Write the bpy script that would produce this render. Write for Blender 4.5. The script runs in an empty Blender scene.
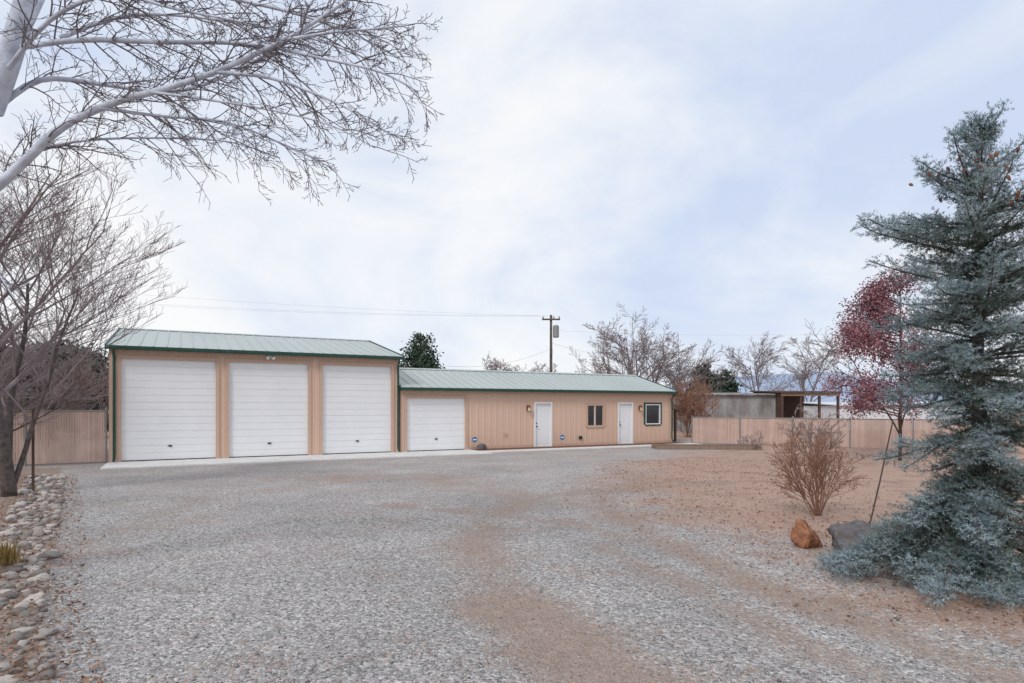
import bpy, bmesh, math, random
import numpy as np
from mathutils import Vector, Matrix, noise as mnoise
random.seed(7)
rng = np.random.default_rng(7)
S = bpy.context.scene
col = S.collection
F, CX, HY, CH = 620.0, 512.0, 407.0, 1.9
rad = math.radians

def pt(px, py, Y): return Vector(((px-CX)/F*Y, Y, CH-(py-HY)/F*Y))
def gp(px, py):
    Y = CH*F/(py-HY)
    return Vector(((px-CX)/F*Y, Y, 0.0))

# ---------------------------------------------------------------- materials
def new_mat(name):
    m = bpy.data.materials.new(name); m.use_nodes = True
    nt = m.node_tree
    return m, nt, nt.nodes['Principled BSDF']
def ramp(nt, stops):
    r = nt.nodes.new('ShaderNodeValToRGB')
    el = r.color_ramp.elements
    while len(el) < len(stops): el.new(0.5)
    for e, (p, c) in zip(el, stops):
        e.position = p; e.color = (c[0], c[1], c[2], 1)
    return r
def mixc(nt, fac, a, b, mode='MIX'):
    n = nt.nodes.new('ShaderNodeMix'); n.data_type = 'RGBA'; n.blend_type = mode
    for sock, v in ((0, fac), (6, a), (7, b)):
        if isinstance(v, bpy.types.NodeSocket): nt.links.new(v, n.inputs[sock])
        elif sock == 0: n.inputs[0].default_value = v
        else: n.inputs[sock].default_value = (v[0], v[1], v[2], 1)
    return n.outputs[2]
def math_n(nt, op, a, b=None, clamp=False):
    n = nt.nodes.new('ShaderNodeMath'); n.operation = op; n.use_clamp = clamp
    for i, v in enumerate((a, b)):
        if v is None: continue
        if isinstance(v, bpy.types.NodeSocket): nt.links.new(v, n.inputs[i])
        else: n.inputs[i].default_value = v
    return n.outputs[0]
def noise_n(nt, vec, scale, detail=4, rough=0.55):
    n = nt.nodes.new('ShaderNodeTexNoise'); n.inputs['Scale'].default_value = scale
    n.inputs['Detail'].default_value = detail; n.inputs['Roughness'].default_value = rough
    if vec is not None: nt.links.new(vec, n.inputs['Vector'])
    return n
def M(name, c1, c2=None, scale=4.0, rough=0.8, bump=0.0, bscale=30.0, metallic=0.0, spec=0.3, island=0.0, objrand=0.0, stretch=None):
    m, nt, b = new_mat(name)
    c2 = c2 or tuple(x*0.8 for x in c1)
    tc = nt.nodes.new('ShaderNodeTexCoord')
    vec = tc.outputs['Object']
    if stretch:
        mp = nt.nodes.new('ShaderNodeMapping'); mp.inputs['Scale'].default_value = stretch
        nt.links.new(vec, mp.inputs['Vector']); vec = mp.outputs['Vector']
    n = noise_n(nt, vec, scale)
    r = ramp(nt, [(0.32, c1), (0.7, c2)])
    nt.links.new(n.outputs['Fac'], r.inputs['Fac'])
    out = r.outputs['Color']
    if island or objrand:
        if island:
            g = nt.nodes.new('ShaderNodeNewGeometry'); src = g.outputs['Random Per Island']; amt = island
        else:
            g = nt.nodes.new('ShaderNodeObjectInfo'); src = g.outputs['Random']; amt = objrand
        h = nt.nodes.new('ShaderNodeHueSaturation')
        v = math_n(nt, 'MULTIPLY_ADD', src, amt*2); v.node.inputs[2].default_value = 1-amt
        nt.links.new(v, h.inputs['Value']); nt.links.new(out, h.inputs['Color']); out = h.outputs['Color']
    nt.links.new(out, b.inputs['Base Color'])
    b.inputs['Roughness'].default_value = rough; b.inputs['Metallic'].default_value = metallic
    b.inputs['Specular IOR Level'].default_value = spec
    if bump:
        n2 = noise_n(nt, tc.outputs['Object'], bscale)
        bp = nt.nodes.new('ShaderNodeBump'); bp.inputs['Strength'].default_value = bump; bp.inputs['Distance'].default_value = 0.02
        nt.links.new(n2.outputs['Fac'], bp.inputs['Height']); nt.links.new(bp.outputs['Normal'], b.inputs['Normal'])
    return m

MT = dict(
 wall=M('tan_metal', (.65,.455,.35), (.625,.43,.325), .4, .55, spec=.3),
 trim=M('tan_trim', (.56,.385,.295), (.53,.36,.27), 1, .6),
 white=M('white_door_paint', (.80,.80,.81), (.76,.765,.775), 1.2, .5, stretch=(1,1,.4)),
 roof=M('pale_green_roof', (.39,.435,.415), (.44,.48,.46), .6, .45, spec=.45, stretch=(1,.3,1)),
 green=M('dark_green_trim', (.02,.075,.055), (.015,.055,.04), 3, .4),
 glass=M('dark_glass', (.02,.024,.028), (.03,.035,.04), 2, .08, spec=.6),
 black=M('black_metal', (.02,.02,.02), (.03,.028,.026), 8, .5),
 copper=M('copper_lamp', (.30,.12,.06), (.2,.08,.04), 10, .45, metallic=.3),
 lampglass=M('lamp_glass', (.7,.62,.5), (.6,.5,.4), 10, .3),
 concrete=M('concrete', (.72,.705,.685), (.61,.595,.58), 1.6, .9, bump=.15, bscale=60),
 mulch=M('red_mulch', (.24,.11,.07), (.12,.055,.04), 18, .95, bump=1, bscale=40),
 fence=M('tan_fence_slat', (.56,.405,.345), (.47,.335,.28), 2, .7, island=.10),
 steel=M('galvanised_steel', (.32,.31,.30), (.25,.25,.25), 6, .5, metallic=.4),
 greymetal=M('weathered_grey_metal', (.36,.36,.365), (.16,.135,.12), 1.1, .75, stretch=(1.3,1.3,.5)),
 rust=M('rusty_metal', (.12,.07,.052), (.065,.043,.037), 3, .85),
 wood=M('weathered_wood', (.30,.22,.165), (.19,.14,.11), 4, .85, bump=.3, stretch=(6,6,.6)),
 polewood=M('pole_wood', (.13,.105,.09), (.085,.07,.06), 4, .9),
 barkpale=M('pale_grey_bark', (.70,.75,.86), (.40,.425,.50), 5, .85, bump=.5, bscale=25),
 twigpale=M('grey_twig', (.235,.21,.23), (.135,.112,.12), 4, .85),
 barkdark=M('dark_rough_bark', (.12,.09,.08), (.065,.05,.045), 9, .95, bump=.9, bscale=25),
 barkmid=M('grey_brown_bark', (.15,.12,.115), (.07,.055,.05), 9, .95, bump=1, bscale=22),
 twigpink=M('brownish_twig', (.30,.245,.25), (.19,.15,.15), 3, .85),
 twigfar=M('far_twig', (.29,.24,.24), (.22,.18,.18), 1, .9),
 twigred=M('rust_brown_stem', (.32,.175,.115), (.21,.115,.08), 4, .8),
 redleaf=M('plum_red_leaf', (.34,.165,.185), (.21,.085,.105), 1.5, .75, island=.45),
 pine=M('dark_pine_needles', (.04,.065,.047), (.065,.10,.065), .8, .85, island=.35),
 hedge=M('dull_evergreen', (.10,.11,.085), (.065,.08,.06), .8, .85, island=.35),
 cobble=M('river_rock', (.45,.405,.375), (.29,.255,.235), 9, .9, bump=.6, bscale=14, objrand=.5),
 cobblelight=M('pale_rock', (.56,.51,.45), (.42,.37,.33), 7, .8, bump=.4, objrand=.1),
 boulderred=M('rust_boulder', (.46,.21,.115), (.24,.11,.065), 5, .9, bump=1, bscale=9),
 bouldergrey=M('grey_boulder', (.20,.182,.187), (.09,.078,.082), 5, .9, bump=1, bscale=9),
 stone=M('gravel_stone', (.40,.387,.38), (.30,.29,.285), 3, .85, island=.65),
 litter=M('dry_leaf', (.30,.155,.09), (.17,.09,.055), 3, .85, island=.5),
 drygrass=M('dry_plant', (.42,.29,.10), (.26,.19,.08), 4, .85, island=.3),
 brown=M('brown_cone', (.26,.11,.06), (.17,.075,.045), 20, .8),
 signblue=M('sign_blue', (.03,.17,.38), (.03,.14,.32), 3, .4),
 hill=M('hazy_hill', (.31,.39,.53), (.39,.46,.59), .006, 1.0, spec=0),  # bluish distance haze is painted into the hills' base colour
 houseroof=M('grey_shingle', (.20,.20,.21), (.15,.15,.16), 3, .9),
 housewall=M('beige_siding', (.42,.36,.31), (.38,.32,.28), 2, .8),
 whitewall=M('white_siding', (.72,.73,.75), (.62,.63,.66), 1, .7),
 wire=M('grey_wire', (.36,.36,.38), (.36,.36,.38), 3, .6),
)
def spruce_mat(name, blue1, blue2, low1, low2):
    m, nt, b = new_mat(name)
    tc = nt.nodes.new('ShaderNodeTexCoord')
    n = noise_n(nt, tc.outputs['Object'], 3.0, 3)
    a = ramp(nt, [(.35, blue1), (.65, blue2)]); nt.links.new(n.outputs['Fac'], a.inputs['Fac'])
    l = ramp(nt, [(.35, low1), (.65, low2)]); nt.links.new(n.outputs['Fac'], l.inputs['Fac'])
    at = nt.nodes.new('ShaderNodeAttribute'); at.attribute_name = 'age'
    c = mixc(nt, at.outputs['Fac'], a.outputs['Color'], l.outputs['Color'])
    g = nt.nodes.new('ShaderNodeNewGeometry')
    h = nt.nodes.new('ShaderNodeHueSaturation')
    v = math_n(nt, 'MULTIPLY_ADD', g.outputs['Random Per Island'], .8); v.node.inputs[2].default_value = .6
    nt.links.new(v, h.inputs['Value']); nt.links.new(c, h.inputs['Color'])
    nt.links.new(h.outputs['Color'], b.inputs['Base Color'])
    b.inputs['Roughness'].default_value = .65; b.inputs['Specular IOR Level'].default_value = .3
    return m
MT['spruce'] = spruce_mat('blue_spruce_needles', (.36,.445,.48), (.19,.26,.285), (.10,.115,.06), (.04,.06,.045))

# ---------------------------------------------------------------- mesh helpers
class MB:
    def __init__(s): s.v = []; s.f = []
    def box(s, x0, x1, y0, y1, z0, z1):
        b = len(s.v)
        s.v += [(x0,y0,z0),(x1,y0,z0),(x1,y1,z0),(x0,y1,z0),(x0,y0,z1),(x1,y0,z1),(x1,y1,z1),(x0,y1,z1)]
        s.f += [(b,b+3,b+2,b+1),(b+4,b+5,b+6,b+7),(b,b+1,b+5,b+4),(b+1,b+2,b+6,b+5),(b+2,b+3,b+7,b+6),(b+3,b,b+4,b+7)]
        return s
    def slope(s, x0, x1, yA, zA, yB, zB, h):
        b = len(s.v)
        s.v += [(x0,yA,zA),(x1,yA,zA),(x1,yB,zB),(x0,yB,zB),(x0,yA,zA+h),(x1,yA,zA+h),(x1,yB,zB+h),(x0,yB,zB+h)]
        s.f += [(b,b+3,b+2,b+1),(b+4,b+5,b+6,b+7),(b,b+1,b+5,b+4),(b+1,b+2,b+6,b+5),(b+2,b+3,b+7,b+6),(b+3,b,b+4,b+7)]
        return s
    def poly(s, pts):
        b = len(s.v); s.v += [tuple(p) for p in pts]; s.f.append(tuple(range(b, b+len(pts)))); return s
    def tube(s, pts, rr, n=6):
        b = len(s.v); m = len(pts)
        for i, p in enumerate(pts):
            t = (pts[min(i+1, m-1)]-pts[max(i-1, 0)])
            if t.length < 1e-9: t = Vector((0,0,1))
            t.normalize()
            ref = Vector((0,0,1)) if abs(t.z) < .9 else Vector((1,0,0))
            a = t.cross(ref).normalized(); c = t.cross(a)
            r = rr[i]
            for k in range(n):
                an = 2*math.pi*k/n
                q = p + a*(r*math.cos(an)) + c*(r*math.sin(an))
                s.v.append((q.x,q.y,q.z))
        for i in range(m-1):
            for k in range(n):
                k2 = (k+1) % n
                s.f.append((b+i*n+k, b+i*n+k2, b+(i+1)*n+k2, b+(i+1)*n+k))
        s.f.append(tuple(b+k for k in range(n-1,-1,-1))); s.f.append(tuple(b+(m-1)*n+k for k in range(n)))
        return s
    def lathe(s, c, prof, n=12):
        b = len(s.v)
        for r, z in prof:
            for k in range(n):
                an = 2*math.pi*k/n; s.v.append((c[0]+r*math.cos(an), c[1]+r*math.sin(an), c[2]+z))
        for i in range(len(prof)-1):
            for k in range(n):
                k2 = (k+1) % n
                s.f.append((b+i*n+k, b+i*n+k2, b+(i+1)*n+k2, b+(i+1)*n+k))
        s.f.append(tuple(b+k for k in range(n-1,-1,-1))); s.f.append(tuple(b+(len(prof)-1)*n+k for k in range(n)))
        return s
    def build(s, name, mat, parent=None, org=None, smooth=False, loc=None):
        me = bpy.data.meshes.new(name)
        v = s.v
        if org is not None: v = [(a-org[0], b-org[1], c-org[2]) for a, b, c in v]
        me.from_pydata(v, [], s.f); me.update()
        return link(me, name, mat, parent, smooth, loc)
def link(me, name, mat, parent=None, smooth=False, loc=None):
    me.materials.append(MT[mat] if isinstance(mat, str) else mat)
    if smooth: me.polygons.foreach_set('use_smooth', [True]*len(me.polygons))
    o = bpy.data.objects.new(name, me); col.objects.link(o)
    if parent: o.parent = parent
    if loc is not None: o.location = loc
    return o
def npmesh(name, V, k, mat, parent=None, loc=None, idx=None):
    """V: (n,3) verts; faces of k verts each, consecutive unless idx is given"""
    me = bpy.data.meshes.new(name)
    nv = len(V); I = np.arange(nv) if idx is None else idx.ravel()
    nf = len(I)//k
    me.vertices.add(nv); me.vertices.foreach_set('co', V.astype(np.float32).ravel())
    me.loops.add(len(I)); me.loops.foreach_set('vertex_index', I.astype(np.int32))
    me.polygons.add(nf); me.polygons.foreach_set('loop_start', (np.arange(nf)*k).astype(np.int32))
    try: me.polygons.foreach_set('loop_total', np.full(nf, k, dtype=np.int32))
    except Exception: pass
    me.update(calc_edges=True); me.validate()
    return link(me, name, mat, parent, False, loc)
def tag(o, label=None, cat=None, group=None, kind=None):
    if label: o['label'] = label
    if cat: o['category'] = cat
    if group: o['group'] = group
    if kind: o['kind'] = kind
    return o
def thing(name, label, cat, loc=(0,0,0), rotz=0, group=None):
    o = bpy.data.objects.new(name, None); col.objects.link(o)
    o.empty_display_size = .2
    o.location = loc; o.rotation_euler = (0,0,rotz)
    return tag(o, label, cat, group)

# ---------------------------------------------------------------- camera, light, world
cam = bpy.data.cameras.new('camera'); co = bpy.data.objects.new('camera', cam); col.objects.link(co)
cam.sensor_width = 36; cam.lens = F/1024*36; cam.shift_y = (HY-341.5)/1024
cam.clip_start = .05; cam.clip_end = 9000
co.location = (0,0,CH); co.rotation_euler = (rad(90),0,0)
S.camera = co
sun = bpy.data.lights.new('sun', 'SUN'); so = bpy.data.objects.new('sun', sun); col.objects.link(so)
sun.energy = 1.5; sun.angle = rad(16); sun.color = (1,.96,.90)
SE, SA = rad(42), rad(-150)       # elevation; direction to the sun, clockwise from +Y
d = Vector((math.sin(SA)*math.cos(SE), math.cos(SA)*math.cos(SE), math.sin(SE)))
so.rotation_euler = (-d).to_track_quat('-Z', 'Y').to_euler()
W = bpy.data.worlds.new('World'); S.world = W; W.use_nodes = True
nt = W.node_tree; nt.nodes.clear()
out = nt.nodes.new('ShaderNodeOutputWorld')
sky = nt.nodes.new('ShaderNodeTexSky'); sky.sky_type = 'NISHITA'; sky.sun_disc = False
sky.sun_elevation = SE; sky.sun_rotation = SA
bg1 = nt.nodes.new('ShaderNodeBackground'); bg1.inputs['Strength'].default_value = .1
nt.links.new(sky.outputs['Color'], bg1.inputs['Color'])
tc = nt.nodes.new('ShaderNodeTexCoord')
mp = nt.nodes.new('ShaderNodeMapping'); mp.inputs['Scale'].default_value = (1,1,1.8); mp.inputs['Location'].default_value = (.35,0,.2)
nt.links.new(tc.outputs['Generated'], mp.inputs['Vector'])
n1 = noise_n(nt, mp.outputs['Vector'], 2.1, 7, .56)
n1.inputs['Distortion'].default_value = .4
r1 = ramp(nt, [(.33, (.645,.735,.93)), (.44, (.765,.835,.965)), (.53, (.90,.935,.99)), (.64, (1.0,1.0,1.01))])
nt.links.new(n1.outputs['Fac'], r1.inputs['Fac'])
bg2 = nt.nodes.new('ShaderNodeBackground'); bg2.inputs['Strength'].default_value = 1.0
nt.links.new(r1.outputs['Color'], bg2.inputs['Color'])
ms = nt.nodes.new('ShaderNodeMixShader'); ms.inputs[0].default_value = .94
nt.links.new(bg1.outputs[0], ms.inputs[1]); nt.links.new(bg2.outputs[0], ms.inputs[2])
nt.links.new(ms.outputs[0], out.inputs['Surface'])
S.view_settings.view_transform = 'Standard'; S.view_settings.look = 'None'
S.view_settings.exposure = 0; S.view_settings.gamma = 1

# ---------------------------------------------------------------- ground
def polyd(X, Y, pts):
    dmin = np.full(X.shape, 1e9)
    for (x0,y0), (x1,y1) in zip(pts[:-1], pts[1:]):
        dx, dy = x1-x0, y1-y0
        t = np.clip(((X-x0)*dx+(Y-y0)*dy)/(dx*dx+dy*dy), 0, 1)
        dmin = np.minimum(dmin, np.hypot(X-x0-t*dx, Y-y0-t*dy))
    return dmin
def gpl(pp): return [tuple(gp(*p)[:2]) for p in pp]
TR1 = gpl([(640,690),(585,650),(520,600),(480,560),(480,525),(520,500),(600,490),(720,482)])
TR2 = gpl([(1000,672),(880,628),(760,585),(670,545),(620,515),(600,495),(640,478)])
TR3 = gpl([(640,690),(585,655),(545,625),(505,600)])
TR4 = gpl([(300,478),(420,476),(520,495),(640,508)])
TR5 = gpl([(60,560),(150,515),(270,490),(380,478)])
TR6 = gpl([(930,690),(800,640),(700,590),(600,545)])
TR7 = gpl([(640,540),(560,520),(470,512),(380,505)])
BY = [0,4.27,5.5,5.95,7.96,10.4,12.7,18,22,26,32,60]
BX = [9,5.4,4.3,3.95,3.6,3.0,2.2,2.8,4.6,7.8,11.5,15]
EY = [0,4.27,6.1,8.86,12,17.3,19.5]
EX = [-0.38,-3.16,-4.58,-6.48,-8.7,-12.5,-14.2]
def masks(X, Y):
    dirt = np.clip((X-np.interp(Y, BY, BX)+.5*np.sin(Y*1.3)+.3*np.sin(Y*2.9+X))/3.4+.5, 0, 1)
    tr = np.maximum(np.clip(1.15-polyd(X,Y,TR1)/.8, 0, 1)*.66, np.clip(1.15-polyd(X,Y,TR2)/.55, 0, 1)*.74)
    tr = np.maximum(tr, np.clip(1.4-polyd(X,Y,TR3)/.6, 0, 1)*.92)
    tr = np.maximum(tr, np.clip(1.2-polyd(X,Y,TR4)/1.5, 0, 1)*.56)
    tr = np.maximum(tr, np.clip(1.1-polyd(X,Y,TR5)/.9, 0, 1)*.46)
    tr = np.maximum(tr, np.clip(1.1-polyd(X,Y,TR6)/.45, 0, 1)*.62)
    tr = np.maximum(tr, np.clip(1.1-polyd(X,Y,TR7)/.55, 0, 1)*.6)
    bank = np.clip((np.interp(Y, EY, EX)-X)/.2+.5, 0, 1)*(Y < 19.3)
    far = np.clip((Y-34)/3, 0, 1)
    return np.maximum(dirt, far), tr, bank
def gz(X, Y):
    a = .018*np.sin(X*.9+Y*.31)*np.sin(Y*.7-X*.2)+.008*np.sin(X*2.9+1)*np.sin(Y*2.3+X)
    fade = np.clip((17-Y)/5, 0, 1)*np.clip((11-np.abs(X))/3, 0, 1)
    _, tr, bank = masks(X, Y)
    return a*fade - .04*tr*fade + .03*bank*fade
xs = np.concatenate([-np.geomspace(3500,15,26), np.arange(-14,14.01,.14), np.geomspace(15,3500,26)])
ys = np.concatenate([[-300,-80,-25,-8,-2,1,2.5], np.arange(3.4,14,.11), np.arange(14,36,.3), np.geomspace(37,6000,30)])
GX, GY = np.meshgrid(xs, ys); GZ = gz(GX, GY)
V = np.stack([GX.ravel(), GY.ravel(), GZ.ravel()], 1)
nx, ny = len(xs), len(ys)
ii = (np.arange(ny-1)[:,None]*nx+np.arange(nx-1)[None,:]).ravel()
idx = np.stack([ii, ii+1, ii+nx+1, ii+nx], 1)
m, nt, b = new_mat('gravel_and_dirt'); MT['ground'] = m
geo = nt.nodes.new('ShaderNodeNewGeometry'); P = geo.outputs['Position']
at = nt.nodes.new('ShaderNodeAttribute'); at.attribute_name = 'zones'
sp = nt.nodes.new('ShaderNodeSeparateColor'); nt.links.new(at.outputs['Color'], sp.inputs[0])
def vor(scale):
    v = nt.nodes.new('ShaderNodeTexVoronoi'); v.inputs['Scale'].default_value = scale
    nt.links.new(P, v.inputs['Vector']); return v
v1, v2 = vor(36), vor(95)
s1 = nt.nodes.new('ShaderNodeSeparateColor'); nt.links.new(v1.outputs['Color'], s1.inputs[0])
s2 = nt.nodes.new('ShaderNodeSeparateColor'); nt.links.new(v2.outputs['Color'], s2.inputs[0])
g1 = ramp(nt, [(0,(.085,.08,.079)),(.3,(.285,.272,.267)),(.7,(.445,.427,.42)),(1,(.75,.725,.713))]); nt.links.new(s1.outputs[0], g1.inputs['Fac'])
g2 = ramp(nt, [(0,(.11,.103,.10)),(.5,(.345,.327,.319)),(1,(.60,.575,.563))]); nt.links.new(s2.outputs[1], g2.inputs['Fac'])
grav = mixc(nt, .42, g1.outputs['Color'], g2.outputs['Color'])
nl = noise_n(nt, P, .45, 5, .6)
rl = ramp(nt, [(.3,(.78,.77,.765)),(.7,(1.17,1.165,1.16))]); nt.links.new(nl.outputs['Fac'], rl.inputs['Fac'])
grav = mixc(nt, 1.0, grav, rl.outputs['Color'], 'MULTIPLY')
nm = noise_n(nt, P, .8, 6, .68)
nf = noise_n(nt, P, 9, 3, .6)
nbig = math_n(nt, 'MULTIPLY_ADD', nm.outputs['Fac'], 2.2); nbig.node.inputs[2].default_value = -1.1
nfin = math_n(nt, 'MULTIPLY_ADD', nf.outputs['Fac'], .9); nfin.node.inputs[2].default_value = -.45
jit = math_n(nt, 'ADD', nbig, nfin)
stn = math_n(nt, 'MULTIPLY_ADD', s1.outputs[1], .8); stn.node.inputs[2].default_value = -.4
jit = math_n(nt, 'ADD', jit, stn)
def zone(sock, gain=2.0, off=-.5, j=.5):
    a = math_n(nt, 'ADD', sock, math_n(nt, 'MULTIPLY', jit, j))
    x = math_n(nt, 'MULTIPLY_ADD', a, gain, True); x.node.inputs[2].default_value = off
    return x
rd = ramp(nt, [(.34,(.39,.195,.115)),(.5,(.48,.285,.19)),(.64,(.29,.145,.088))]); nt.links.new(nm.outputs['Fac'], rd.inputs['Fac'])
dirtc = mixc(nt, .30, rd.outputs['Color'], g2.outputs['Color'])
rt = ramp(nt, [(.3,(.25,.16,.115)),(.7,(.37,.26,.195))]); nt.links.new(nf.outputs['Fac'], rt.inputs['Fac'])
trackc = mixc(nt, .25, rt.outputs['Color'], g2.outputs['Color'])
rb = ramp(nt, [(.3,(.22,.15,.11)),(.7,(.35,.26,.21))]); nt.links.new(nf.outputs['Fac'], rb.inputs['Fac'])
# gravel thins towards the buildings and the soil shows through
spos = nt.nodes.new('ShaderNodeSeparateXYZ'); nt.links.new(P, spos.inputs[0])
fy = math_n(nt, 'MULTIPLY_ADD', spos.outputs['Y'], .055, True); fy.node.inputs[2].default_value = -.35
fy = math_n(nt, 'MULTIPLY', fy, .28)
pale = mixc(nt, .35, (.48,.37,.305), g2.outputs['Color'])
c = mixc(nt, zone(fy, 1.6, -.1), grav, pale)
# sparse earthy patches in the gravel
sps = math_n(nt, 'MULTIPLY_ADD', jit, 1.2, True); sps.node.inputs[2].default_value = -.28
c = mixc(nt, math_n(nt, 'MULTIPLY', sps, .85), c, trackc)
c = mixc(nt, math_n(nt, 'MULTIPLY', zone(sp.outputs[0], 2.2, -.6, .75), .92), c, dirtc)
c = mixc(nt, math_n(nt, 'MULTIPLY', zone(sp.outputs[1]), .88), c, trackc)
c = mixc(nt, math_n(nt, 'MULTIPLY', zone(sp.outputs[2]), .8), c, rb.outputs['Color'])
nt.links.new(c, b.inputs['Base Color']); b.inputs['Roughness'].default_value = .95; b.inputs['Specular IOR Level'].default_value = .15
hh = math_n(nt, 'ADD', math_n(nt, 'MULTIPLY', v1.outputs['Distance'], -.8), math_n(nt, 'MULTIPLY', nf.outputs['Fac'], .6))
bp = nt.nodes.new('ShaderNodeBump'); bp.inputs['Strength'].default_value = .7; bp.inputs['Distance'].default_value = .025
nt.links.new(hh, bp.inputs['Height']); nt.links.new(bp.outputs['Normal'], b.inputs['Normal'])
ground = npmesh('ground', V, 4, 'ground', idx=idx)
tag(ground, kind='structure')
ca = ground.data.color_attributes.new('zones', 'FLOAT_COLOR', 'POINT')
mk = masks(V[:,0], V[:,1])
ca.data.foreach_set('color', np.stack([mk[0], mk[1], mk[2], np.ones(len(V))], 1).astype(np.float32).ravel())

# loose stones on the drive and, thinner, on the dirt (uncountable)
N = 36000
yy = 4.0+9*rng.random(N)**1.5; xx = (rng.random(N)*1.75-.87)*yy
d_, t_, b_ = masks(xx, yy)
keep = rng.random(N) > np.clip(.75*d_+.95*t_+.5*b_, 0, .88)
xx, yy = xx[keep], yy[keep]; N = len(xx)
r = .004+.009*rng.random(N)**2.2
r *= np.where(rng.random(N) < .015, 2.0, 1)
octa = np.array([[1,0,0],[0,1,0],[-1,0,0],[0,-1,0],[.1,.1,.8],[0,0,-.6]], float)
VV = octa[None]*(r[:,None,None])*(1+.6*(rng.random((N,6,3))-.5))
an = rng.random(N)*6.28; cs, sn = np.cos(an)[:,None], np.sin(an)[:,None]
VV = np.stack([VV[...,0]*cs-VV[...,1]*sn*.75, VV[...,0]*sn+VV[...,1]*cs*.75, VV[...,2]], -1)
VV += np.stack([xx, yy, gz(xx,yy)+r*.25], -1)[:,None,:]
fo = np.array([[0,1,4],[1,2,4],[2,3,4],[3,0,4],[1,0,5],[2,1,5],[3,2,5],[0,3,5]])
idx = (np.arange(N)*6)[:,None,None]+fo[None]
tag(npmesh('gravel', VV.reshape(-1,3), 3, 'stone', idx=idx), 'loose grey gravel stones scattered over the driveway', 'gravel', kind='stuff')

def litter(name, label, X, Y, size, mat, lift=0.0):
    n = len(X)
    base = np.stack([X, Y, gz(X,Y)+.012+lift*rng.random(n)], -1)
    a = rng.normal(size=(n,3)); a[:,2] *= .35; a /= np.linalg.norm(a, axis=1)[:,None]
    up = np.array([0,0,1.])+.5*rng.normal(size=(n,3)); bb = np.cross(a, up); bb /= np.linalg.norm(bb, axis=1)[:,None]
    s = size*(.5+rng.random(n))[:,None]
    Q = np.stack([base-a*s, base+bb*s*.5, base+a*s, base-bb*s*.5], 1)
    Q[...,2] = np.maximum(Q[...,2], gz(X,Y)[:,None]+.003)
    tag(npmesh(name, Q.reshape(-1,3), 4, mat), label, 'leaf litter', kind='stuff')
yb = 4.2+13*rng.random(5600)**1.3
litter('leaf_litter', 'brown dry leaves strewn over the rock border at left', np.interp(yb, EY, EX)+.4-1.6*rng.random(5600)**.8, yb, .02, 'litter', .03)
yb = 5.4+17*rng.random(9000)**1.3; xb = np.interp(yb, BY, BX)+rng.normal(size=9000)*1.0+5.5*rng.random(9000)**1.4
k_ = xb > np.interp(yb, BY, BX)-1.6; xb, yb = xb[k_], yb[k_]
litter('leaf_litter', 'brown dry leaves and needles over the bare dirt at right', xb, yb, .019, 'litter')

# ---------------------------------------------------------------- buildings
P0 = Vector((-13.5, 21.0, 0)); RZ = math.atan2(.4705, .882)
DU = Vector((math.cos(RZ), math.sin(RZ), 0)); DW = Vector((-math.sin(RZ), math.cos(RZ), 0))
def uw(u, w, z=0): return P0+DU*u+DW*w+Vector((0,0,z))
PITCH = .305
def ribx(u0, u1):
    def prof(x):
        q = abs((x/PITCH) % 1.0-.5)*PITCH
        return -.013*min(1, max(0, (.05-q)/.025))
    xs = {u0, u1}
    k0 = int(math.floor(u0/PITCH))-1
    for k in range(k0, int(u1/PITCH)+2):
        c = (k+.5)*PITCH
        for o in (-.05,-.025,.025,.05):
            if u0 < c+o < u1: xs.add(c+o)
    return [(x, prof(x)) for x in sorted(xs)]
def ribwall(mb, u0, u1, z0, ztop, tf=None):
    p = ribx(u0, u1); b = len(mb.v)
    tf = tf or (lambda u, y: (u, y))
    for x, y in p:
        a, c_ = tf(x, y); zt = ztop(x) if callable(ztop) else ztop
        mb.v += [(a, c_, z0), (a, c_, zt)]
    for i in range(len(p)-1):
        mb.f.append((b+2*i, b+2*i+2, b+2*i+3, b+2*i+1))
def front(mb, u0, u1, zt, ops):
    cur = u0
    for o0, o1, a, c_ in sorted(ops):
        ribwall(mb, cur, o0, 0, zt); ribwall(mb, o0, o1, c_, zt)
        if a > .08: ribwall(mb, o0, o1, 0, a)
        cur = o1
    ribwall(mb, cur, u1, 0, zt)
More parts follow.
